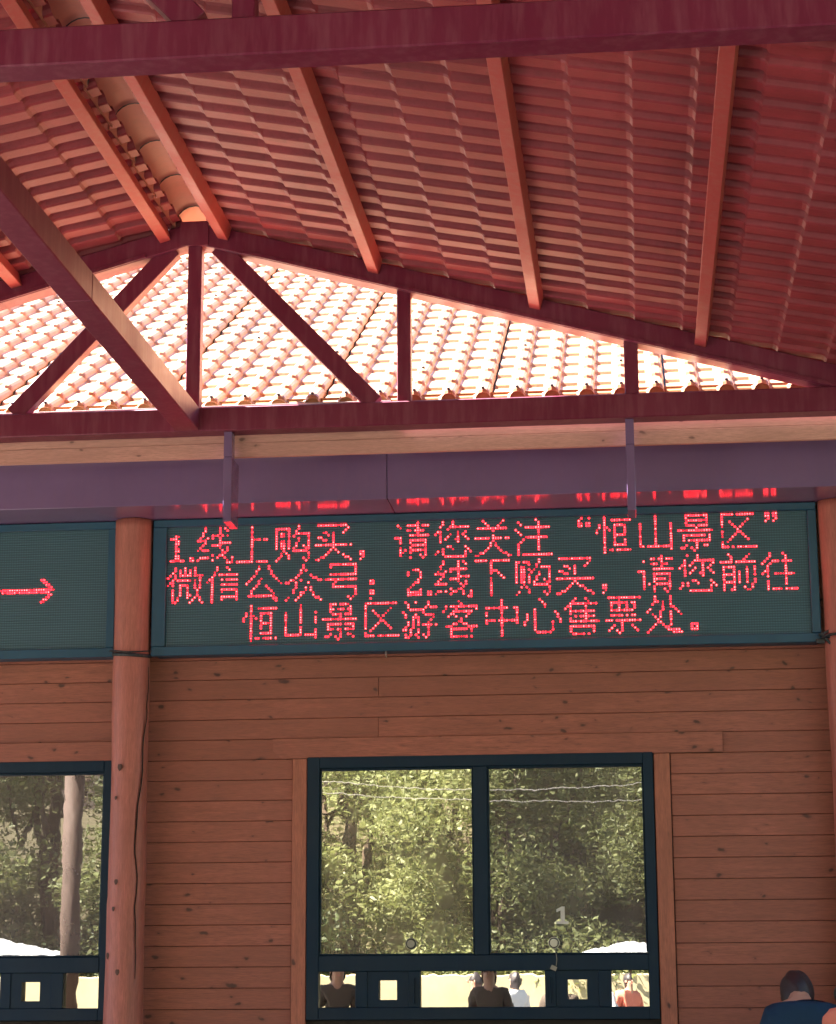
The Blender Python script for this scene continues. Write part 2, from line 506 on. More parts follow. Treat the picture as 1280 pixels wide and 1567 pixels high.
# tiles
tf = TileField()
A_FULL = tile_arrays(); A_TOP = tile_arrays(length=.105, flat=True)
ztile = ZL+.152
c_, s_ = math.cos(TH), math.sin(TH)
for sgn in (-1, 1):
    R = Matrix.Rotation(TH, 3, 'Y') if sgn > 0 else Matrix(((-c_, 0, -s_), (0, -1, 0), (-s_, 0, c_)))
    for j in range(51):
        u = -1.045-.2*(j+1)
        for i in range(-1, 16):
            hd = .178+.265*i if i >= 0 else .078
            x = XR+sgn*hd
            y = u if sgn > 0 else u+.2
            o = Vector((x, y, ztile-SL*hd))
            cen = o+Vector((sgn*.13, .1 if sgn > 0 else -.1, -.04))
            p = project(cen)
            score = 0
            if p and -60 < p[0] < 1340 and 35 < p[1] < 600 and cen.y > -6.0:
                score = 1e4/p[2]**2*(1 if -20 < p[0] < 1300 else .5)
            tf.put(o, R, 'top' if i < 0 else 'full', score)
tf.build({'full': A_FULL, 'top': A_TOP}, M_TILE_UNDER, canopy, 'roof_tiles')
# ridge caps: half rounds seen from inside, each with a collar
def cap_mesh():
    V, F = [], []
    secs = [(0, .128), (.03, .134), (.06, .128), (.44, .118), (.505, .114)]
    n = 12
    for lay in (0, .006):
        for y, r in secs:
            for k in range(n+1):
                t = PI*(-.04+1.08*k/n)
                V.append(((r+lay)*math.cos(t)*1.02, y, (r+lay)*math.sin(t)))
    m = len(secs)*(n+1)
    for lay in (0, 1):
        for j in range(len(secs)-1):
            for k in range(n):
                q = (lay*m+j*(n+1)+k, lay*m+j*(n+1)+k+1, lay*m+(j+1)*(n+1)+k+1, lay*m+(j+1)*(n+1)+k)
                F.append(q if lay else q[::-1])
    for j in (0, len(secs)-1):
        for k in range(n):
            F.append((j*(n+1)+k, j*(n+1)+k+1, m+j*(n+1)+k+1, m+j*(n+1)+k))
    return mesh('ridge_cap', V, F, True)
cm = cap_mesh()
cmat = cm.materials.append(M_CAP)
band = tube_mesh('cap_seal', [(.119*math.cos(PI*t/10)*1.02, 0, .119*math.sin(PI*t/10)) for t in range(11)], .008, 6)
band.materials.append(M_BAND)
for k in range(20):
    o = link('ridge_cap', cm, M_CAP, canopy, (XR, -1.638-.497*k+.44, ztile-.03), None)
    link('cap_seal', band, M_BAND, o, (XR, -1.638-.497*k+.447, ztile-.03))
# eave boards and posts of the canopy (outside the picture, they carry it)
for sgn in (-1, 1):
    for ty in TRUSS_Y[1:]:
        x = XR+sgn*(HALF-.18)
        if sgn < 0 or ty < -10: link('canopy_post', tube_mesh('canopy_post', [(0, 0, 0), (0, 0, 2), (0, 0, TIE0-.002)], [.12, .115, .11], 20), M_POLE, canopy, (x, ty+.066, 0))
# hangers from the tie to the eave beam
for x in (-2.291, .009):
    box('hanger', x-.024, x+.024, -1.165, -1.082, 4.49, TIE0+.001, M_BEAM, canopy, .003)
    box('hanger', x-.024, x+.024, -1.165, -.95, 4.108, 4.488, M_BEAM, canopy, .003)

# ------------------------------------------------------------------ ticket building
bld = thing('ticket_building', (-1, 1, 0), 'red brown timber ticket office with log posts, dark framed windows and tiled roof', 'building')
RZ = 2.988; RH = .1237
Y0 = -.022        # plank face
def plank(x0, x1, z0, z1, y=Y0, name='plank', mat=None, t=.02):
    g = .0013
    o = box(name, x0+g*.6, x1-g*.6, y, y+t, z0+g, z1-g, mat or M_PLANK, bld, .0022)
    o.data.transform(Matrix.Identity(4))
    return o
bays = [(-7.45, -3.07), (-3.07, 1.25), (1.25, 5.6)]
openings = [(-5.39, -3.195), (-2.09, .196)]
def rows():
    k = -24
    while k < 12:
        yield k, RZ+RH*k, RZ+RH*(k+1)
        k += 1
for bi, (bx0, bx1) in enumerate(bays):
    bx0 += .05; bx1 -= .05
    for k, z0, z1 in rows():
        if z0 < .02: z0 = .02
        if z1 > 4.5: continue
        cuts = []
        if bi < 2:
            ox0, ox1 = openings[bi]
            if 1.26 < z1-.01 and z0 < 2.86 and z0 > 1.25: cuts = [(bx0, ox0), (ox1, bx1)]
            elif bi == 1 and k == -1: cuts = [(bx0, -2.13), (.51, bx1)]
            elif bi == 0 and k == -1: cuts = [(bx0, -5.44), (-3.19, bx1)]
            elif bi == 1 and k in (2, 0): cuts = [(bx0, -1.563), (-1.563, bx1)]
            elif bi == 1 and k in (5, 8): cuts = [(bx0, -.3), (-.3, bx1)]
            elif bi == 0 and k in (1, 4): cuts = [(bx0, -4.4), (-4.4, bx1)]
        if not cuts: cuts = [(bx0, bx1)]
        for a, b in cuts:
            if b-a > .03: plank(a, b, z0, z1, Y0+random.uniform(-.0012, .0012))
# sub wall behind the planks with the window holes
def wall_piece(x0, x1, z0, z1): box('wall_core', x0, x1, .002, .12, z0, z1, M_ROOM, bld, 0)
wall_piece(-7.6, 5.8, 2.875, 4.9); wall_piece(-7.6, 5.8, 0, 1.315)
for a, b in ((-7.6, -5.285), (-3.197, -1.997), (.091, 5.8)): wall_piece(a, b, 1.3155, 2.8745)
# header boards with a clipped corner, side trims, sill boards
def header(x0, x1, z0=2.866, z1=2.986):
    V = []
    for y in (-.046, -.0245):
        V += [(x0+.05, y, z0), (x1, y, z0), (x1, y, z1), (x0, y, z1), (x0, y, z0+.05)]
    F = [(0, 1, 2, 3, 4), (9, 8, 7, 6, 5)]+[(i, 5+i, 5+(i+1) % 5, (i+1) % 5) for i in range(5)]
    me = mesh('header_board', [(a-x0, b, c-z0) for a, b, c in V], F)
    return link('header_board', me, M_PLANK, bld, (x0, 0, z0))
header(-2.209, .51); header(-5.52, -3.2)
for x0, x1 in ((-2.088, -1.999), (.097, .192)):
    box('trim_board', x0, x1, -.042, -.0225, 1.262, 2.864, M_TRIM, bld, .003)
box('sill_board', -2.12, .23, -.060, -.0225, 1.236, 1.2605, M_PLANK, bld, .003)
box('sill_board', -5.41, -3.20, -.060, -.0225, 1.236, 1.2605, M_PLANK, bld, .003)
# windows
def window(ox, number):
    f = box('window', -1.995+ox, -1.921+ox, -.05, .06, 1.318, 2.871, M_FRAME, bld, .003)     # left jamb carries the rest
    def fb(nm, x0, x1, z0, z1, y0=-.05, y1=.06, m=M_FRAME, bv=.003): return box(nm, x0+ox, x1+ox, y0, y1, z0, z1, m, f, bv)
    fb('jamb', .032, .091, 1.318, 2.871)
    fb('head_rail', -1.9205, .0315, 2.802, 2.871)
    fb('mullion', -.988, -.903, 1.690, 2.8015, -.046, .055)
    fb('middle_rail', -1.9205, .0315, 1.598, 1.6895, -.052, .055)
    fb('bottom_rail', -1.9205, .0315, 1.318, 1.389, -.05, .055)
    # inner sashes: thin proud beads round each pane
    for (a, b) in ((-1.9205, -.9885), (-.9025, .0315)):
        fb('bead', a+.001, b-.001, 2.789, 2.8012, -.036, .02); fb('bead', a+.001, b-.001, 1.6905, 1.700, -.036, .02)
        fb('bead', a+.001, a+.009, 1.7005, 2.7885, -.036, .02); fb('bead', b-.009, b-.001, 1.7005, 2.7885, -.036, .02)
    fb('pane', -1.918, -.990, 1.692, 2.799, -.012, -.006, M_GLASS_A, 0)
    fb('pane', -.901, .030, 1.692, 2.799, -.002, .004, M_GLASS_B, 0)
    # low row: small speaking hatches between bars
    for (a, b) in ((-1.700, -1.628), (-1.383, -1.313), (-.576, -.510), (-.262, -.186)):
        fb('low_bar', a, b, 1.3895, 1.5975, -.047, .05)
    for (a, b, sx0, sx1) in ((-1.6275, -1.3835, -1.561, -1.452), (-.5095, -.2625, -.444, -.330)):
        # hatch frame round the small square hole
        V = []; 
        for y in (-.040, .045):
            V += [(a, y, 1.390), (b, y, 1.390), (b, y, 1.597), (a, y, 1.597), (sx0, y, 1.432), (sx1, y, 1.432), (sx1, y, 1.545), (sx0, y, 1.545)]
        F = []
        for i in range(4):
            j = (i+1) % 4
            F += [(i, j, 4+j, 4+i), (8+j, 8+i, 12+i, 12+j), (i, 8+i, 8+j, j), (4+j, 12+j, 12+i, 4+i)]
        h = link('hatch_frame', mesh('hatch_frame', [(x+ox, y, z) for x, y, z in V], F), M_FRAME, f, (0, 0, 0))
        fb('hatch_pane', sx0+.0005, sx1-.0005, 1.4325, 1.5445, .004, .010, M_GLASS_C, 0)
    for (a, b) in ((-1.920, -1.7005), (-1.3125, -.5765), (-.1855, .031)):
        fb('low_pane', a, b, 1.390, 1.597, -.008, -.002, M_GLASS_C, 0)
    if number:
        # sticker figure 1 with slab foot
        pts = [(-.504, 1.867), (-.432, 1.867), (-.432, 1.882), (-.453, 1.882), (-.453, 1.968), (-.472, 1.968), (-.502, 1.952), (-.502, 1.936), (-.478, 1.945), (-.478, 1.882), (-.504, 1.882)]
        V = [(x+.468, 0, z-1.867) for x, z in pts]+[(x+.468, .001, z-1.867) for x, z in pts]; n = len(pts)
        F = [tuple(range(n)), tuple(range(2*n-1, n-1, -1))]+[(i, n+i, n+(i+1) % n, (i+1) % n) for i in range(n)]
        o = link('number_sticker', mesh('number_sticker', V, F), M_STICKER, f, (-.468, -.0045, 1.867))
        for (cx, m1) in ((-1.369, M_METALDISC), (-.520, M_DISC)):
            V, F = [], []
            ring = [(0.0, -.016), (.022, -.016), (.024, -.013), (.024, -.002), (.030, -.006), (.034, -.004), (.035, 0)]
            for r, y in ring:
                for k in range(24): V.append((max(r, .0005)*math.cos(2*PI*k/24), y, max(r, .0005)*math.sin(2*PI*k/24)))
            for j in range(len(ring)-1):
                for k in range(24):
                    F.append((j*24+k, (j+1)*24+k, (j+1)*24+(k+1) % 24, j*24+(k+1) % 24))
            F.append(tuple(range(24)))
            me = mesh('speaker_disc', V, F, False); me.materials.append(m1); me.materials.append(M_DISCRING)
            for pi_, p in enumerate(me.polygons):
                if pi_ < 6*24 and pi_//24 in (2, 3): p.material_index = 1
            link('speaker_disc', me, None, f, (cx, -.014, 1.757))
        link('cord', tube_mesh('cord', [(-.512, -.03, 1.722), (-.506, -.055, 1.69), (-.503, -.058, 1.66), (-.508, -.056, 1.625)], .0024, 6), M_CORD, f, (0, 0, 0))
        link('paper_tag', box_mesh('paper_tag', .036, .003, .026, .0005), M_CORD, f, (-.522, -.060, 1.612), (0, .45, 0))
        # lock bolts and worn strips on the low bars
        for bx in (-1.352, -.545):
            box('latch', bx-.004, bx+.004, -.062, -.0475, 1.41, 1.56, M_FRAME, f, .001)
    return f
window(0, True)
window(-3.288, False)
# dark room behind the glass
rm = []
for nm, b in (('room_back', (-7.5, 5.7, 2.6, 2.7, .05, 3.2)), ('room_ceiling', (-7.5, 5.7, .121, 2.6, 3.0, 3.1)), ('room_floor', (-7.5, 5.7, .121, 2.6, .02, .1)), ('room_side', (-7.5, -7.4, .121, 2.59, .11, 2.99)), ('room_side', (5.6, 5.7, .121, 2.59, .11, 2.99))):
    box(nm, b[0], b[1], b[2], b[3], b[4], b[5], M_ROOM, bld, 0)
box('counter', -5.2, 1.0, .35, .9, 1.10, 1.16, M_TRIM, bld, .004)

# log posts
def log_mesh(crack):
    V, F = [], []
    NS, zs = 120, np.linspace(0, 4.336, 90)
    cr = [(0, -.8), (1.55, -.8), (1.653, -.19), (1.804, -.2), (1.968, -.19), (2.175, -.2), (2.301, -.10), (2.566, -.21), (2.778, -.30), (2.892, -.34), (3.134, -.52), (3.45, -.15), (3.5, -.1), (4.4, 0)]
    for zi, z in enumerate(zs):
        rr = .1135+.004*math.sin(z*1.7)+.002*math.sin(z*6+1)-.003*(z > 3.5)
        cx = .004*math.sin(z*1.1)+(-.004 if z < 2 else 0)
        ca = None
        if crack and 1.6 < z < 3.45:
            # angle of the split seen from the front, right of centre
            off = np.interp(z, [1.6, 1.8, 1.97, 2.17, 2.3, 2.57, 2.78, 2.9, 3.13, 3.45], [.085, .082, .075, .084, .066, .077, .098, .093, .108, .112])
            ca = -PI/2+math.asin(min(.98, off/.1135))
        for k in range(NS):
            t = 2*PI*k/NS
            r = rr*(1+.010*math.sin(3*t+z*.8)+.006*math.sin(7*t+z*2.3))
            for (ka, kz, kr) in ((-.25, 2.804, .03), (-.45, 2.621, .02), (-.3, 2.126, .026), (-.42, 1.968, .022), (-.75, 1.697, .026), (-.1, 1.602, .028), (1.1, 2.4, .03), (-1.2, 3.1, .03)):
                da = (t-(-PI/2+ka)+PI) % (2*PI)-PI
                q = ((da*rr)**2+(z-kz)**2)/kr**2
                if q < 4: r += .005*math.exp(-q*1.2)
            if ca is not None:
                da = (t-ca+PI) % (2*PI)-PI
                if abs(da) < 1.02*PI/NS: r -= .016
            V.append((cx+r*math.cos(t), r*math.sin(t), z))
    nz = len(zs)
    for j in range(nz-1):
        for k in range(NS):
            F.append((j*NS+k, j*NS+(k+1) % NS, (j+1)*NS+(k+1) % NS, (j+1)*NS+k))
    F.append(tuple((nz-1)*NS+k for k in range(NS)))
    return mesh('log_post', V, F, True)
lp = link('log_post', log_mesh(True), M_LOG, bld, (-3.062, -.2, 0))
lp2 = link('log_post', log_mesh(False), M_LOG, bld, (1.237, -.2, 0))
lp3 = link('log_post', log_mesh(False), M_LOG, bld, (-7.4, -.2, 0))
def knot(x, z, r, ang, post):
    V, F = [], []
    n = 16
    for rr, d in ((1, 0), (.8, .003), (.45, .002), (.1, .0035)):
        for k in range(n):
            t = 2*PI*k/n
            a = -PI/2+ang+r*rr*math.cos(t)/.1135*.8
            q = .1165+.0035*1+d*.4
            V.append((q*math.cos(a), q*math.sin(a), r*rr*math.sin(t)*(1.1+.2*math.sin(3*t))))
    for j in range(3):
        for k in range(n): F.append((j*n+k, j*n+(k+1) % n, (j+1)*n+(k+1) % n, (j+1)*n+k))
    F.append(tuple(3*n+k for k in range(n)))
    w_ = wloc(post)
    return link('knot', mesh('knot', V, F, True), M_KNOT, post, (w_.x, w_.y, z))
cz_ = np.linspace(1.56, 3.42, 60)
co_ = np.interp(cz_, [1.6, 1.8, 1.97, 2.17, 2.3, 2.57, 2.78, 2.9, 3.13, 3.45], [.085, .082, .075, .084, .066, .077, .098, .093, .108, .112])+.0015*np.sin(cz_*31)
ca_ = -PI/2+np.arcsin(co_/.1135)
M_CRACK = simple('dark_split_in_log', (.012, .006, .006), .9)
link('crack', tube_mesh('crack', [(-3.062+.1145*math.cos(t), -.2+.1145*math.sin(t), z) for t, z in zip(ca_, cz_)], [.0012+.0026*math.sin(PI*q/59)**.6 for q in range(60)], 6), M_CRACK, lp, (0, 0, 0))
M_KNOT = wood('dark_log_knot', (.11, .04, .026), (.035, .014, .012), along='Z', knots=False)
for (ka, kz, kr) in ((-.25, 2.804, .019), (-.45, 2.621, .011), (-.3, 2.126, .015), (-.42, 1.968, .013), (-.75, 1.697, .018), (-.1, 1.602, .016)):
    knot(0, kz, kr, ka, lp)

# eave beam, two lengths, with the violet flare cast put into its colour
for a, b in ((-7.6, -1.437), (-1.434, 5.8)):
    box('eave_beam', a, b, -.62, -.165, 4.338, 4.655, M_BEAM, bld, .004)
box('gap_light_strip', -1.43, 1.19, -.6245, -.6205, 4.624, 4.629, M_STRIP, bld, 0)  # added strip, its pale colour stands in for light through the gap
# eave boards
for a, b in ((-7.6, -2.33), (-2.329, 2.0), (2.001, 5.8)):
    box('fascia_board', a, b, -1.036, -1.016, 4.600, 4.72, M_FASCIA, bld, .003)
    box('fascia_board', a, b, -1.042, -1.016, 4.513, 4.598, M_FASCIA, bld, .003)
box('soffit', -7.6, 5.8, -1.015, -.02, 4.735, 4.76, M_TRIM, bld, 0)
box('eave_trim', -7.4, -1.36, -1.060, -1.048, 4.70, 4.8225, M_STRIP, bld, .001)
# main roof
RA = math.radians(29)
cr_, sr_ = math.cos(RA), math.sin(RA)
RR = Matrix(((0, 1, 0), (-cr_, 0, -sr_), (-sr_, 0, cr_)))
EY, EZ = -.98, 4.838
ys_ = [0]
A_SEAM = tile_arrays(gap=.010)
box('eave_closure', -7.4, 5.05, EY+.030, EY+.042, EZ-.02, EZ+.042, M_TILE_TOP, bld, 0)
tf2 = TileField()
screws_V, screws_F = [], []
sV = []
for k in range(6): sV.append((.012*math.cos(PI*k/3), .012*math.sin(PI*k/3), .046))
for k in range(6): sV.append((.009*math.cos(PI*k/3), .009*math.sin(PI*k/3), .064))
sF = [(k, (k+1) % 6, 6+(k+1) % 6, 6+k) for k in range(6)]+[tuple(range(6, 12))]
for col in range(-33, 29):
    x = -.775+.2*col
    for r in range(31):
        o = Vector((x, EY+(r+1)*COURSE*cr_, EZ+(r+1)*COURSE*sr_))
        cen = o+Vector((.1, -.13*cr_, -.13*sr_))
        p = project(cen); score = 0
        if p and -30 < p[0] < 1260 and 350 < p[1] < 645:
            # only what shows through the gable opening
            zc = CAM.z+(cen.z-CAM.z)*(-1.2-CAM.y)/(cen.y-CAM.y); xc = CAM.x+(cen.x-CAM.x)*(-1.2-CAM.y)/(cen.y-CAM.y)
            if zc < zlow(xc)+.02: score = 1e4/p[2]**2
        tf2.put(o, RR, 'seam' if col % 5 == 4 else 'full', score)
        if r == 0 or (r % 4 == (col*2) % 4 and (col*7+r*3) % 3 == 0):
            base = len(screws_V)
            for v in sV:
                q = RR@Vector((v[0]+COURSE*(.72 if r else .9), v[1]+.144, v[2]))+o
                screws_V.append(q-Vector((-1, 1, 0)))
            screws_F += [tuple(base+i for i in f) for f in sF]
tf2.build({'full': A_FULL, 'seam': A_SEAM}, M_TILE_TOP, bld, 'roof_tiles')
so = link('roof_screws', mesh('roof_screws', screws_V, screws_F), M_BAND, bld, (-1, 1, 0)); so['kind'] = 'stuff'
L = 31*COURSE
box('roof_deck', -7.45, 5.1, EY+.0, EY+.02, 4.765, 4.815, M_FASCIA, bld, .002)
me = box_mesh('roof_deck', 12.6, L, .02, 0)
link('roof_deck', me, M_BAND, bld, (-1.1, EY+L/2*cr_+.02, EZ+L/2*sr_-.035), Matrix.Rotation(RA, 3, 'X'))
box('back_wall', -7.45, 5.1, EY+L*cr_-.3, EY+L*cr_-.2, 0, EZ+L*sr_-.3, M_PLANK, bld, 0)
box('end_wall', -7.5, -7.45, .13, EY+L*cr_-.31, 0, 4.7, M_PLANK, bld, 0)
box('end_wall', 5.1, 5.15, .13, EY+L*cr_-.31, 0, 4.7, M_PLANK, bld, 0)
# ------------------------------------------------------------------ led displays
GLYPH_ROWS = """
线
...#.....#.#...
...#.....#..#..
..#......#.....
..#...#######..
.#..#.#..#.....
####.....#.....
...#.....#####.
..#...####.....
.#.......#..#..
#####.....#.#..
..........##...
......#..##....
.####..##..#..#
#.....#....##.#
............###
上
......#........
......#........
......#........
......#........
......#........
......#######..
......#........
......#........
......#........
......#........
......#........
......#........
......#........
......#........
###############
购
.........#.....
######...#.....
#....#..#......
#.##.#..######.
#.##.#.#.....#.
#.##.##..#...#.
#.##.#...#...#.
#.##.#..#....#.
#.##.#..#..#.#.
#.##.#.#....##.
...#...######..
..#.#........#.
..#..#.......#.
.#...#.....#.#.
#...........#..
买
.#############.
.............#.
............#..
...##..#...#...
.....#.#.......
.##....#.......
...##..#.......
.......#.......
###############
.......#.......
......#.#......
.....#...##....
....#......#...
..##........##.
##............#
请
.........#.....
.#...#########.
..#......#.....
.....#######...
.........#.....
......########.
###............
..#...#######..
..#...#.....#..
..#...#######..
..#...#.....#..
..#.#.#######..
..##..#.....#..
..#...#...#.#..
......#....#...
您
...#...#.......
...#...#.......
..#...########.
..#..#...#...#.
.##.#....#..#..
#.#...#..#.#...
..#..#...#..#..
..#.#...##...#.
..#......#.....
...............
.....##.....#..
.#.#...#.....#.
.#.#........#.#
#..#........#..
....#########..
关
...#.......#...
....#.....#....
.....#...#.....
.############..
.......#.......
.......#.......
.......#.......
##############.
.......#.......
......#.#......
......#.#......
.....#...#.....
....#.....#....
..##.......##..
##...........##
注
........#......
.#.......#.....
..#......#.....
....##########.
#........#.....
.#.......#.....
..#......#.....
....#########..
...#.....#.....
..#......#.....
.#.......#.....
##.......#.....
.#.......#.....
.#.............
.#.############
恒
...#...........
...#..########.
...#...........
.#.#...#####...
.#.##..#...#...
#..#.#.#...#...
#..#...#...#...
...#...#####...
...#...#...#...
...#...#...#...
...#...#...#...
...#...#####...
...#...........
...#.#########.
...#...........
山
.......#.......
.......#.......
.......#.......
.#.....#.....#.
.#.....#.....#.
.#.....#.....#.
.#.....#.....#.
.#.....#.....#.
.#.....#.....#.
.#.....#.....#.
.#.....#.....#.
.#.....#.....#.
.#############.
.............#.
...............
景
...#########...
...#.......#...
...#########...
...#.......#...
...#########...
.......#.......
##############.
...............
..###########..
..#.........#..
..###########..
.......#.......
...#...#..##...
.##..#.#....#..
......#........
区
.#############.
.#.............
.#.........#...
.#..#.....#....
.#...#...#.....
.#....#.#......
.#.....#.......
.#.....##......
.#....#..#.....
.#...#....#....
.#..#......#...
.#.#...........
.#.............
.##############
...............
微
...#...#...#...
...#.#.#.#.#...
..#..#.#.#.#...
.#.#.#####.####
#..#......#..#.
..#.######.#.#.
.##........#.#.
#.#..####..#.#.
..#..#..#..#.#.
..#..#..#...#..
..#..#..#...#..
..#..#..##..#..
..#.#...#..#.#.
..#.#.....#..#.
..##.....#....#
信
....#...#......
....#....#.....
...#...........
...#.#########.
..#............
.##...#######..
#.#............
..#...#######..
..#............
..#...#######..
..#...#.....#..
..#...#.....#..
..#...#######..
..#...#.....#..
..#............
公
.....#...#.....
.....#...#.....
....#.....#....
....#.....#....
...#.......#...
..#...#.....#..
.#...#.......#.
#....#........#
....#...#......
...#.....#.....
..#.......#....
..#........#...
.###########...
...........##..
............#..
众
.......#.......
.......#.......
......#.#......
......#..#.....
.....#....#....
....#......##..
..##..#......##
##..#....#.....
....#....#.....
....#...#.#....
...#.#..#.#....
...#..##...#...
..#...#....#...
.#...#......##.
#...#.........#
号
..###########..
..#.........#..
..#.........#..
..#.........#..
..###########..
...............
##############.
....#..........
...#...........
...##########..
............#..
............#..
............#..
.........#.#...
..........#....
下
##############.
......#........
......#........
......#........
......###......
......#..#.....
......#...#....
......#....#...
......#........
......#........
......#........
......#........
......#........
......#........
......#........
前
...#.......#...
....#.....#....
....#....#.....
##############.
...............
.#####....#..#.
.#...#.#..#..#.
.#...#.#..#..#.
.#####.#..#..#.
.#...#.#..#..#.
.#...#.#..#..#.
.#####.#..#..#.
.#...#......#..
.#...#...#..#..
.#..##....##...
往
...#....#......
...#.....#.....
..#......#.....
.#..#########..
#..#.....#.....
..#......#.....
..#......#.....
.##......#.....
#.#..########..
..#......#.....
..#......#.....
..#......#.....
..#......#.....
..#......#.....
..#.##########.
游
.#...#....#....
..#...#...#....
..#......#####.
...######......
#....#..#......
.#...#...####..
.#..###.....#..
....#.#....#...
..#.#.#...#....
..#.#.#.######.
.#..#.#...#....
##.#..#...#....
.#.#..#...#....
.#.#.#..#.#....
.##...#..#.....
客
......#........
.......#.......
.#############.
.#...#.......#.
#...########...
...##.....#....
..#..#...#.....
.....#.#.......
......##.......
....##..##.....
.###......####.
...#########...
...#.......#...
...#.......#...
...#########...
中
.......#.......
.......#.......
.......#.......
.#############.
.#.....#.....#.
.#.....#.....#.
.#.....#.....#.
.#.....#.....#.
.#############.
.#.....#.....#.
.......#.......
.......#.......
.......#.......
.......#.......
.......#.......
心
......#........
.......#.......
........#......
........#......
....#..........
....#.......#..
.#..#........#.
.#..#........#.
.#..#.........#
#...#......#..#
#...#......#...
....#......#...
....#......#...
.....######....
...............
售
....#...#......
...#.....#.....
..###########..
.##.....#......
#.#.....#......
..##########...
..#.....#......
..##########...
..#.....#......
..############.
...............
..##########...
..#........#...
..#........#...
..##########...
票
.#############.
.....#..#......
..##########...
..#..#..#..#...
..#..#..#..#...
..##########...
...............
..##########...
...............
##############.
......#........
...#..#...#....
..#...#....#...
.#..#.#.....#..
.....#.........
处
...#.....#.....
...#.....#.....
...####..#.....
..#...#..#.....
..#...#..##....
.#....#..#.#...
#.#..#...#..#..
..#..#...#...#.
...#.#...#.....
....#....#.....
....##...#.....
...#..#..#.....
..#....##......
.#......#####..
#.........#####
"""
GLYPH = {}
for _l in GLYPH_ROWS.split():
    if len(_l) == 1: _key = _l; GLYPH[_key] = []
    else: GLYPH[_key].append(_l)
GP = .01535
def dots_mesh(name, cells):
    """cells: list of (col, row) lamps; small domed lamps with a hot centre"""
    V, F, mi = [], [], []
    for (c, r) in cells:
        q = random.random()
        if q > .95: continue
        hot = q > .50
        dim = q < .12
        x, z = (c+.5)*GP, -(r+.5)*GP
        R1 = .0062 if not dim else .0048
        b = len(V)
        for k in range(6): V.append((x+R1*math.cos(PI*k/3), -.001, z+R1*math.sin(PI*k/3)))
        for k in range(6): V.append((x+R1*.8*math.cos(PI*k/3), -.003, z+R1*.8*math.sin(PI*k/3)))
        F += [(b+k, b+(k+1) % 6, b+6+(k+1) % 6, b+6+k) for k in range(6)]; mi += [1 if dim else 0]*6
        F.append(tuple(b+6+k for k in range(6))); mi.append(1 if dim else 0)
        if hot:
            R2 = random.choice((.0022, .0028, .0034)); b = len(V)
            for k in range(6): V.append((x+R2*math.cos(PI*k/3), -.0042, z+R2*math.sin(PI*k/3)))
            F.append(tuple(b+k for k in range(6))); mi.append(2)
    me = mesh(name, V, F)
    for m in (E_RED, E_DIM, E_HOT): me.materials.append(m)
    me.polygons.foreach_set('material_index', mi)
    return me
def glyph_cells(ch):
    return [(c, r) for r, row in enumerate(GLYPH[ch]) for c, q in enumerate(row) if q == '#']
SMALL = {
 '1': (8, ["...##...", ".####...", "...##...", "...##...", "...##...", "...##...", "...##...", "...##...", "...##...", "...##...", ".######."], 3),
 '2': (8, ["..####..", ".#....#.", ".#....#.", "......#.", ".....##.", "....##..", "...#....", "..#.....", ".#....#.", ".######.", ".######."], 3),
 '.': (4, [".##.", ".##."], 12),
 '，': (16, ["..##", "..##", "...#", "..#."], 11),
 '；': (16, ["..##", "..##", "....", "....", "..##", "..##", "...#", "..#."], 7),
 '“': (16, ["..........#..#.", ".........#..#..", ".........##.##.", ".........##.##."], 0),
 '”': (16, ["..##.##", "..##.##", "...#..#", "..#..#."], 0),
 '。': (16, [".###", ".#.#", ".###"], 11),
}
def cabinet(name, x0, x1, z0, z1, label):
    t = thing(name, ((x0+x1)/2, -.12, z0), label, 'led display', 'led displays under the eave beam')
    b = .085
    box('cabinet_back', x0+.01, x1-.01, -.175, -.045, z0+.01, z1-.01, M_LEDFRAME, t, .004)
    # outer frame of four rails, each stepped
    box('frame_rail', x0, x1, -.232, -.176, z1-.046, z1, M_LEDFRAME, t, .004)
    box('frame_rail', x0, x1, -.232, -.176, z0, z0+.056, M_LEDFRAME, t, .004)
    box('frame_rail', x0, x0+b, -.232, -.176, z0+.057, z1-.047, M_LEDFRAME, t, .004)
    box('frame_rail', x1-.052, x1, -.232, -.176, z0+.057, z1-.047, M_LEDFRAME, t, .004)
    box('screen', x0+b+.001, x1-.053, -.208, -.1765, z0+.057, z1-.047, M_SCREEN, t, 0)
    return t
LED_Z0, LED_Z1 = 3.486, 4.334
d1 = cabinet('led_display', -2.940, 1.105, LED_Z0, LED_Z1, 'wide led display with three lines of red Chinese text between the log posts')
TX, TZ = -2.853, 4.284
rows_ = ['1.线上购买，请您关注“恒山景区”', '微信公众号；2.线下购买，请您前往', '恒山景区游客中心售票处。']
for ri, txt in enumerate(rows_):
    col = 0 if ri < 2 else 31
    for ch in txt:
        if ch in SMALL:
            wd, bits, top = SMALL[ch]
            cells = [(c, r+top) for r, l in enumerate(bits) for c, q in enumerate(l) if q == '#']
        else:
            wd = 16; cells = glyph_cells(ch)
        link('lit_character', dots_mesh('lit_character', cells), None, d1, (TX+col*GP, -.2082, TZ-ri*16.05*GP))
        col += wd
d2 = cabinet('led_display', -7.24, -3.172, LED_Z0, LED_Z1, 'second led display left of the log post showing only a red arrow pointing right')
ar = []
for c in range(-60, 0):
    ar += [(c, 0), (c, 1)]
for q in range(1, 5): ar += [(-1-q, -q), (-2-q, -q), (-1-q, 1+q), (-2-q, 1+q)]
link('lit_arrow', dots_mesh('lit_arrow', ar), None, d2, (-3.560, -.2082, 3.925))
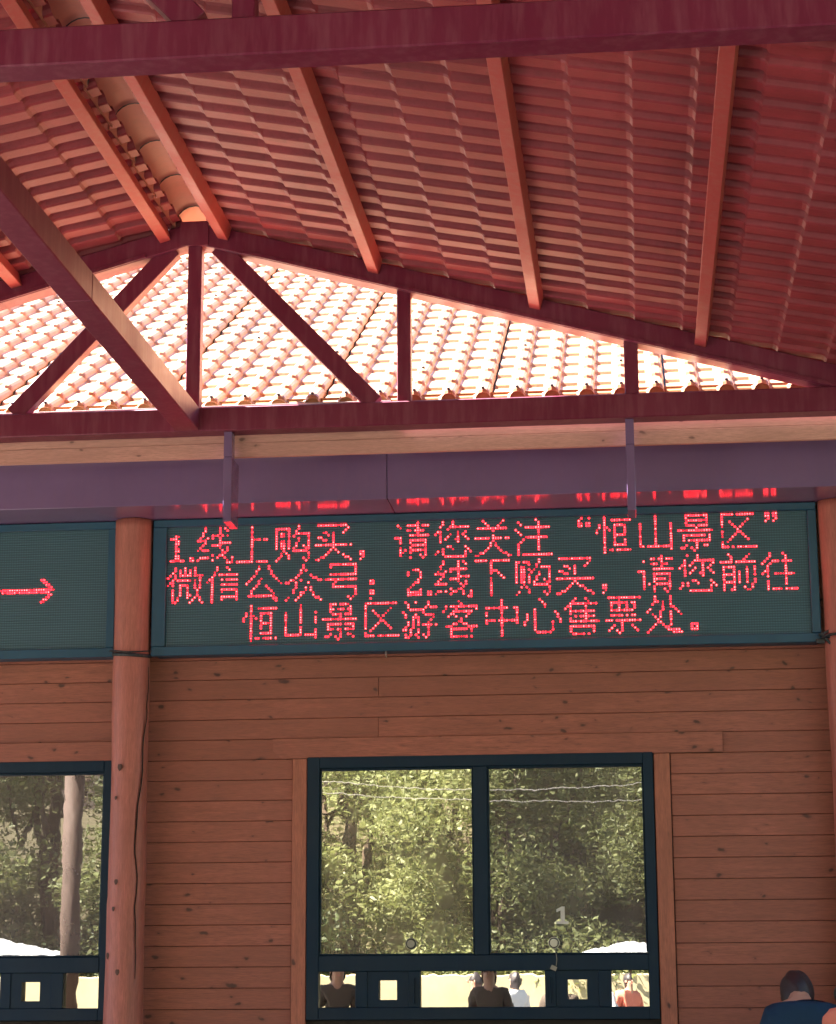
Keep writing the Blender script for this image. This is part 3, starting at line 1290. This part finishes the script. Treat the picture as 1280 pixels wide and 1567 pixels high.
# strap and wire round the post between the displays, cable clamp on the right
V, F = [], []
ns = 26
def strap(cx, z0, z1, tilt, parent, a0=-PI*.98, a1=-PI*.02):
    V, F = [], []
    for lay, r in ((0, .118), (1, .123)):
        for k in range(ns+1):
            t = a0+(a1-a0)*k/ns
            dz = tilt*math.cos(t)-.010*math.sin((k/ns)*PI)
            V.append((r*math.cos(t), r*math.sin(t), z0+dz-z0)); V.append((r*math.cos(t), r*math.sin(t), z1+dz-z0))
    m = 2*(ns+1)
    for k in range(ns):
        a = 2*k
        F += [(a, a+1, a+3, a+2), (m+a, m+a+2, m+a+3, m+a+1), (a+1, m+a+1, m+a+3, a+3), (a, a+2, m+a+2, m+a)]
    return link('strap', mesh('strap', V, F, True), M_BAND, parent, (cx, -.2, z0))
strap(-3.062, 3.484, 3.506, -.008, d1)
link('wire', tube_mesh('wire', [(-3.19, -.25, 3.52), (-3.14, -.325, 3.508), (-3.06, -.335, 3.498), (-2.98, -.325, 3.50), (-2.93, -.26, 3.512)], .005, 6), M_BAND, d1, (0, 0, 0))
for dz, rot in ((0, .3), (.022, -.5), (-.015, .9)):
    link('clamp', box_mesh('clamp', .085, .02, .014, .002), M_BAND, d1, (1.125, -.26+dz*.3, 3.515+dz), (0, rot, 0))
box('clamp', 1.07, 1.12, -.262, -.236, 3.472, 3.50, M_BAND, d1, .004)
link('wire', tube_mesh('wire', [(1.10, -.24, 3.50), (1.13, -.33, 3.51), (1.20, -.345, 3.518), (1.30, -.33, 3.53), (1.35, -.25, 3.54)], .008, 6), M_BAND, d1, (0, 0, 0))
link('wire', tube_mesh('wire', [(-1.49, -.236, 3.484), (-1.49, -.238, 3.46), (-1.487, -.236, 3.445)], .003, 6), M_CORD, d1, (0, 0, 0))

# ------------------------------------------------------------------ people
def skin_mesh(name, verts, edges, radii, root=0, sub=1):
    me = bpy.data.meshes.new(name)
    me.from_pydata(verts, edges, [])
    o = bpy.data.objects.new(name, me)
    COL.objects.link(o)
    md = o.modifiers.new('s', 'SKIN')
    for i, r in enumerate(radii):
        sv = me.skin_vertices[0].data[i]
        sv.radius = r if isinstance(r, tuple) else (r, r)
        sv.use_root = (i == root)
    md.use_smooth_shade = True
    sb = o.modifiers.new('d', 'SUBSURF'); sb.levels = sub; sb.render_levels = sub
    dg = bpy.context.evaluated_depsgraph_get()
    me2 = bpy.data.meshes.new_from_object(o.evaluated_get(dg))
    bpy.data.objects.remove(o)
    me2.name = name
    return me2
def person(loc, label, top, legs, H=1.68, bow=0.0, yaw=0.0, hair=M_HAIR, hat=None, group=None, hood=False, wide=1.0):
    """local frame: faces +Y before yaw; z up; one continuous body with clothes and hair over it"""
    t = thing('person', loc, label, 'person', group)
    k = H/1.68
    hb = bow
    neck = (0, .02+.03*hb, 1.40); head0 = (0, .03+.11*hb, 1.50-.045*hb); head1 = (0, .04+.19*hb, 1.60-.11*hb)
    P = [(0, 0, .93), (0, -.01, 1.10), (0, -.02-.02*hb, 1.28), neck, head0, head1,
         (-.10, 0, .86), (-.115, .03, .48), (-.12, 0, .09), (-.125, .13, .035),
         (.10, 0, .86), (.115, .03, .48), (.12, 0, .09), (.125, .13, .035),
         (-.165*wide, -.01, 1.335), (-.235*wide, -.01, 1.10), (-.22*wide, .13, .88),
         (.165*wide, -.01, 1.335), (.235*wide, -.01, 1.10), (.22*wide, .13, .88)]
    E = [(0, 1), (1, 2), (2, 3), (3, 4), (4, 5), (0, 6), (6, 7), (7, 8), (8, 9), (0, 10), (10, 11), (11, 12), (12, 13), (2, 14), (14, 15), (15, 16), (2, 17), (17, 18), (18, 19)]
    Rr = [(.15, .11), (.13, .10), (.15, .11), .062, (.070, .085), (.072, .090), .085, .055, .04, .035, .085, .055, .04, .035, .062, .042, .030, .062, .042, .030]
    # hands
    for hi, sx in ((16, -1), (19, 1)):
        b = P[hi]
        pm = (b[0], b[1]+.045, b[2]-.045); P.append(pm); pi_ = len(P)-1; E.append((hi, pi_)); Rr.append((.032, .016))
        for f in range(4):
            fx = pm[0]+(-.027+.018*f); L_ = (.030, .036, .034, .026)[f]
            P.append((fx, pm[1]+.034, pm[2]-.036)); Rr.append(.009); E.append((pi_, len(P)-1))
            P.append((fx, pm[1]+.034+L_*.6, pm[2]-.036-L_)); Rr.append(.0085); E.append((len(P)-2, len(P)-1))
        P.append((pm[0]-sx*.036, pm[1]+.018, pm[2]-.006)); Rr.append(.010); E.append((pi_, len(P)-1))
        P.append((pm[0]-sx*.045, pm[1]+.042, pm[2]-.028)); Rr.append(.009); E.append((len(P)-2, len(P)-1))
    cs, sn = math.cos(yaw), math.sin(yaw)
    def tr(p): return ((p[0]*cs-p[1]*sn)*k, (p[0]*sn+p[1]*cs)*k, p[2]*k)
    def sk(r, m=1.0, add=0.0): return tuple((q*m+add)*k for q in (r if isinstance(r, tuple) else (r, r)))
    link('body', skin_mesh('body', [tr(p) for p in P], E, [sk(r) for r in Rr], 0, 2), M_SKIN, t, loc)
    def sub(idx, eds, add, nm, mat, ext=None):
        mp = {a: i for i, a in enumerate(idx)}
        pts = [P[i] for i in idx]
        if ext:
            for i, v in ext.items(): pts[mp[i]] = v
        link(nm, skin_mesh(nm, [tr(p) for p in pts], [(mp[a], mp[b]) for a, b in eds], [sk(Rr[i], 1.04, add) for i in idx], 0, 2), mat, t, loc)
    sub([0, 1, 2, 3, 14, 15, 16, 17, 18, 19], [(0, 1), (1, 2), (2, 3), (2, 14), (14, 15), (15, 16), (2, 17), (17, 18), (18, 19)], .014, 'jacket', top,
        {3: (0, .012+.02*hb, 1.385), 16: (P[16][0], P[16][1]-.02, P[16][2]+.03), 19: (P[19][0], P[19][1]-.02, P[19][2]+.03)})
    sub([0, 6, 7, 8, 10, 11, 12], [(0, 6), (6, 7), (7, 8), (0, 10), (10, 11), (11, 12)], .012, 'trousers', legs)
    for ax in (-1, 1):
        bm = bmesh.new(); bmesh.ops.create_icosphere(bm, subdivisions=2, radius=1)
        for v in bm.verts: v.co = Vector(tr((v.co.x*.048+ax*.122, v.co.y*.125+.075, max(v.co.z*.05+.045, .002))))
        me = bpy.data.meshes.new('shoe'); bm.to_mesh(me); bm.free()
        link('shoe', me, M_SHOE, t, loc)
    # head details: nose, ears, eyes, mouth, hair cap
    hc = Vector(P[5])*.5+Vector(P[4])*.5
    tilt = Matrix.Rotation(-hb*.75, 3, 'X')
    def ell(nm, off, rad, mat, subd=2, keep=None):
        bm = bmesh.new(); bmesh.ops.create_icosphere(bm, subdivisions=subd, radius=1)
        if keep: bmesh.ops.delete(bm, geom=[v for v in bm.verts if not keep(v.co)], context='VERTS')
        for v in bm.verts:
            w_ = 1+(.03*math.sin(v.co.x*9+v.co.z*7) if nm in ('hair',) else 0)
            v.co = Vector(tr(hc+tilt@(Vector(off)+Vector((v.co.x*rad[0]*w_, v.co.y*rad[1]*w_, v.co.z*rad[2]*w_)))))
        for f in bm.faces: f.smooth = True
        me = bpy.data.meshes.new(nm); bm.to_mesh(me); bm.free()
        return link(nm, me, mat, t, loc)
    ell('nose', (0, .100, -.005), (.013, .018, .022), M_SKIN, 1)
    for ax in (-1, 1):
        ell('ear', (ax*.078, .0, -.005), (.010, .020, .030), M_SKIN, 1)
        ell('eye', (ax*.030, .083, .018), (.013, .010, .008), M_HAIR, 1)
    ell('mouth', (0, .088, -.045), (.022, .010, .006), M_PINK, 1)
    if hood: ell('hood', (0, -.030, -.012), (.104, .128, .138), top, 3, lambda c: c.y < .55)
    if hat is None:
        ell('hair', (0, -.026, -.014), (.090, .108, .146), hair, 4, lambda c: c.z > .25 or c.y < .30)
    else:
        ell('hat', (0, -.004, .055), (.096, .112, .085), hat, 3, lambda c: c.z > -.35)
        V, F = [], []
        for r, z in ((.093, .03), (.150, -.005), (.152, -.009), (.093, .024)):
            for q in range(28):
                a = 2*PI*q/28
                V.append(tr(hc+tilt@Vector((r*math.cos(a), r*1.1*math.sin(a), z+.006*math.sin(3*a)))))
        for j in range(3):
            for q in range(28): F.append((j*28+q, j*28+(q+1) % 28, (j+1)*28+(q+1) % 28, (j+1)*28+q))
        link('hat_brim', mesh('hat_brim', V, F, True), hat, t, loc)
        ell('hair', (0, -.020, -.005), (.084, .098, .085), hair, 3, lambda c: c.z < .3 and c.y < .3)
    return t
person((.842, -1.0, 0), 'person in a navy jacket with head bowed, seen from behind below the planks', M_NAVY, M_TROUSER, H=1.69, bow=1.3, yaw=.06)
person((1.135, -1.05, 0), 'person in a salmon jacket and grey patterned hat at the picture edge', M_SALMON, M_TROUSER, H=1.66, bow=.9, yaw=-.2, hat=M_GREYHAT)
# people and things behind the camera, which the window glass mirrors
person((-1.72, -11.3, 0), 'person in a brown jacket standing under the near end of the canopy', M_BROWNCLOTH, M_TROUSER, H=1.70, yaw=.1)
person((-3.45, -11.3, 0), 'person in a brown jacket at the left of the near end of the canopy', M_BROWNCLOTH, M_TROUSER, H=1.74, yaw=-.3)
person((-1.03, -13.6, -.16), 'person in dark brown clothes behind the camera in canopy shade', M_BROWNCLOTH, M_TROUSER, H=1.76, yaw=.2)
person((-2.75, -22.5, -.16), 'person in a pink shirt standing in the sunny forecourt', M_PINK, M_TROUSER, H=1.72, yaw=1.3)
person((-2.05, -21.5, -.16), 'person in a white shirt in the sunny forecourt beside a parasol', M_SHIRT, M_TROUSER, H=1.74, yaw=2.3)
person((-.62, -20.5, -.16), 'person in a white shirt walking nearest the right parasol', M_SHIRT, M_TROUSER, H=1.70, yaw=.6)
person((-.25, -23.0, -.16), 'person in a salmon top at the right end of the forecourt', M_SALMON, M_TROUSER, H=1.70, yaw=-.6)

# low cream wall behind the forecourt
box_w = box('cream_wall', -22, 9, -28.3, -28.0, -.155, 1.52, M_CREAM, None, .02)
tag(box_w, 'low cream rendered wall along the far side of the forecourt', 'wall')
box_w2 = box('rock_face', -30, -2.2, -41.5, -40.5, -1, 9.0, M_ROCK, None, .3, .4)
tag(box_w2, 'brown rock face between the trees on the hillside', 'rock')
# parasols
def parasol(x, y, zt, rad, label):
    t = thing('parasol', (x, y, -.16), label, 'parasol', 'white parasols on the forecourt')
    link('pole', tube_mesh('pole', [(0, 0, 0), (0, 0, zt+.16)], .03, 10), M_POLE, t, (x, y, -.16))
    V = [(0, 0, 0)]; F = []; n = 8
    for q in range(n): V.append((rad*math.cos(2*PI*q/n+.39), rad*math.sin(2*PI*q/n+.39), -rad*.22))
    for q in range(n): V.append((rad*math.cos(2*PI*q/n+.39), rad*math.sin(2*PI*q/n+.39), -rad*.22-.10))
    for q in range(n):
        r_ = (q+1) % n
        F.append((0, 1+q, 1+r_)); F.append((1+q, 9+q, 9+r_, 1+r_))
    cn = link('parasol_cloth', mesh('parasol_cloth', V, F), M_CANVAS, t, (x, y, zt))
    md = cn.modifiers.new('thickness', 'SOLIDIFY'); md.thickness = .008
    for q in range(n):
        a = 2*PI*q/n+.39
        link('rib', tube_mesh('rib', [(0, 0, -.04), (rad*.97*math.cos(a), rad*.97*math.sin(a), -rad*.22-.015)], .008, 5), M_POLE, t, (x, y, zt))
    link('base', tube_mesh('base', [(0, 0, 0), (0, 0, .06)], .28, 16), M_BAND, t, (x, y, -.16))
    return t
parasol(-10.2, -20.0, 2.15, 1.3, 'white parasol at the left end of the forecourt')
parasol(-.20, -24.5, 2.10, 1.0, 'white parasol at the right end of the forecourt')
parasol(-8.2, -25.5, 2.00, 1.2, 'white parasol in the middle of the forecourt')
# timber poles with slack cables
pole_pts = [(-13.9, -25.0), (-6.6, -19.0), (3.5, -18.5)]
for i, (x, y) in enumerate(pole_pts):
    o = link('cable_pole', tube_mesh('cable_pole', [(0, 0, 0), (0, 0, 5.6)], [.13, .10], 12), M_POLE, None, (x, y, -.16))
    tag(o, ['timber cable pole at the left end of the forecourt', 'timber cable pole left of the middle parasol', 'timber cable pole right of the canopy'][i], 'pole', 'cable poles')
for k, (za, sag, lab) in enumerate(((4.75, .55, 'upper slack cable strung between the timber poles'), (4.45, .25, 'lower slack cable strung between the timber poles'))):
    a, b = Vector((*pole_pts[1], za)), Vector((*pole_pts[2], za+.1-.35*k))
    pts = [a.lerp(b, q/16)-Vector((0, 0, sag*4*(q/16)*(1-q/16))) for q in range(17)]
    tag(link('cable', tube_mesh('cable', pts, .006, 5), M_WIRE, None, (0, 0, 0)), lab, 'cable')
# trees
def leaf_cloud(name, centers, radii, n, size, seed):
    g = np.random.default_rng(seed)
    idx = g.integers(0, len(centers), n)
    d = g.normal(size=(n, 3)); d /= np.linalg.norm(d, axis=1)[:, None]
    rad = g.random(n)**.45
    c = centers[idx]+d*rad[:, None]*radii[idx]
    a = g.normal(size=(n, 3)); a /= np.linalg.norm(a, axis=1)[:, None]
    b = g.normal(size=(n, 3)); b -= a*(a*b).sum(1)[:, None]; b /= np.linalg.norm(b, axis=1)[:, None]
    s = size*(.5+g.random(n))[:, None]
    V = np.stack([c-a*s, c+b*s*.45, c+a*s, c-b*s*.45], 1).reshape(-1, 3)
    me = bpy.data.meshes.new(name)
    me.vertices.add(len(V)); me.vertices.foreach_set('co', V.ravel())
    me.loops.add(len(V)); me.loops.foreach_set('vertex_index', np.arange(len(V)))
    me.polygons.add(n); me.polygons.foreach_set('loop_start', np.arange(0, 4*n, 4)); me.polygons.foreach_set('loop_total', np.full(n, 4))
    me.update(calc_edges=True)
    return me
def tree_meshes(H, W, seed, n, size):
    g = np.random.default_rng(seed)
    nc = 46
    ang = g.random(nc)*2*PI; rr = np.sqrt(g.random(nc))*W*.5; hh = H*(.12+.88*g.random(nc))
    fac = np.clip(1.25-(hh/H)**1.6, .2, 1)
    cen = np.stack([np.cos(ang)*rr*fac, np.sin(ang)*rr*fac, hh], 1)
    rad = (W*.10+.10*W*g.random(nc))[:, None]*np.array([[1, 1, .8]])
    crown = leaf_cloud('crown', cen, rad, n, size, seed+5)
    V, F, off = [], [], 0
    def add(me):
        nonlocal off
        V.extend([v.co[:] for v in me.vertices]); F.extend([tuple(off+q for q in p.vertices) for p in me.polygons]); off = len(V)
        bpy.data.meshes.remove(me)
    add(tube_mesh('t', [(0, 0, 0), (.1, .05, H*.3), (-.05, 0, H*.6), (0, .1, H*.9)], [W*.035, W*.026, W*.016, W*.006], 10))
    for q in range(9):
        c = cen[q]
        add(tube_mesh('t', [(0, 0, H*(.15+.06*q)), tuple(c*.5+np.array([0, 0, H*.07])), tuple(c)], [W*.014, W*.009, W*.003], 6))
    return crown, mesh('trunk', V, F, True)
protos = [tree_meshes(8.5, 6.5, 11, 52000, .055), tree_meshes(10.5, 7.0, 23, 60000, .058), tree_meshes(7.0, 6.0, 37, 46000, .052)]
spots = [(-3.1, -31.0, 0), (-6.4, -33.5, 1), (-9.6, -31.5, 2), (-13.0, -33.0, 1), (-16.5, -31.5, 0), (.6, -32.0, 1), (3.8, -34.0, 0), (-20.5, -34.0, 2), (-4.9, -37.5, 1), (-1.0, -38.0, 0), (-11.0, -38.0, 0), (7.5, -33.0, 2)]
desc = ['yellow green bushy tree in the middle of the row behind the cream wall', 'tall bright tree second in the row behind the cream wall', 'low broad tree behind the middle of the cream wall', 'tall tree left of the broad low one', 'bushy tree behind the left part of the cream wall', 'tall tree right of the middle of the row', 'bushy dark tree near the right end of the row', 'low tree at the far left of the row', 'tall tree standing back beside the rock', 'dark tree standing back on the slope', 'bushy tree standing back at the left of the slope', 'low tree at the far right of the row']
for i, (x, y, k) in enumerate(spots):
    t = thing('broadleaf_tree', (x, y, -.3), desc[i], 'tree', 'trees behind the cream wall')
    c, tk = protos[k]
    lm = M_LEAF if i % 3 != 2 else M_LEAF2
    me = c if lm is M_LEAF else c.copy()
    o = link('crown', me, lm, t, (x, y, -.3)); o.rotation_euler.z = i*1.3
    o = link('trunk', tk, M_BARK, t, (x, y, -.3)); o.rotation_euler.z = i*1.3
# far wood on the slope reads as one mass
g = np.random.default_rng(3)
m = 700
cx = g.uniform(-70, 45, m); cy = g.uniform(-95, -42, m)
cen = np.stack([cx, cy, [hz(a, b)+1.6 for a, b in zip(cx, cy)]], 1)
me = leaf_cloud('hillside_wood', cen, np.full((m, 3), 2.6), 60000, .34, 9)
tag(link('hillside_wood', me, M_LEAF2), 'dense green wood covering the hillside', 'wood', kind='stuff')

# unseen trees added to either side of the canopy to block low sky light
for i, (x, y, k, s_, lab) in enumerate(((-21.5, -4.0, 1, 1.0, 'tall tree added beside the left end of the ticket office to block low sky'), (-21.0, -11.0, 0, 1.1, 'bushy tree added left of the canopy to block low sky'), (-20.5, 2.5, 0, 1.0, 'bushy tree added at the back left corner of the ticket office to block low sky'),
        (10.5, -3.0, 1, 1.0, 'tall tree added right of the ticket office to block low sky'), (10.0, -9.5, 0, 1.15, 'bushy tree added right of the canopy to block low sky'), (12.0, -15.5, 2, 1.2, 'low tree added at the right edge of the forecourt to block low sky'))):
    t = thing('broadleaf_tree', (x, y, -.3), lab, 'tree', 'trees added beside the canopy to block low sky')
    cc, tk = protos[k]
    for nm, me, m_ in (('crown', cc, M_LEAF), ('trunk', tk, M_BARK)):
        o = link(nm, me, m_, t, (x, y, -.3)); o.rotation_euler.z = 2.1*i; o.scale = (s_, s_, s_)
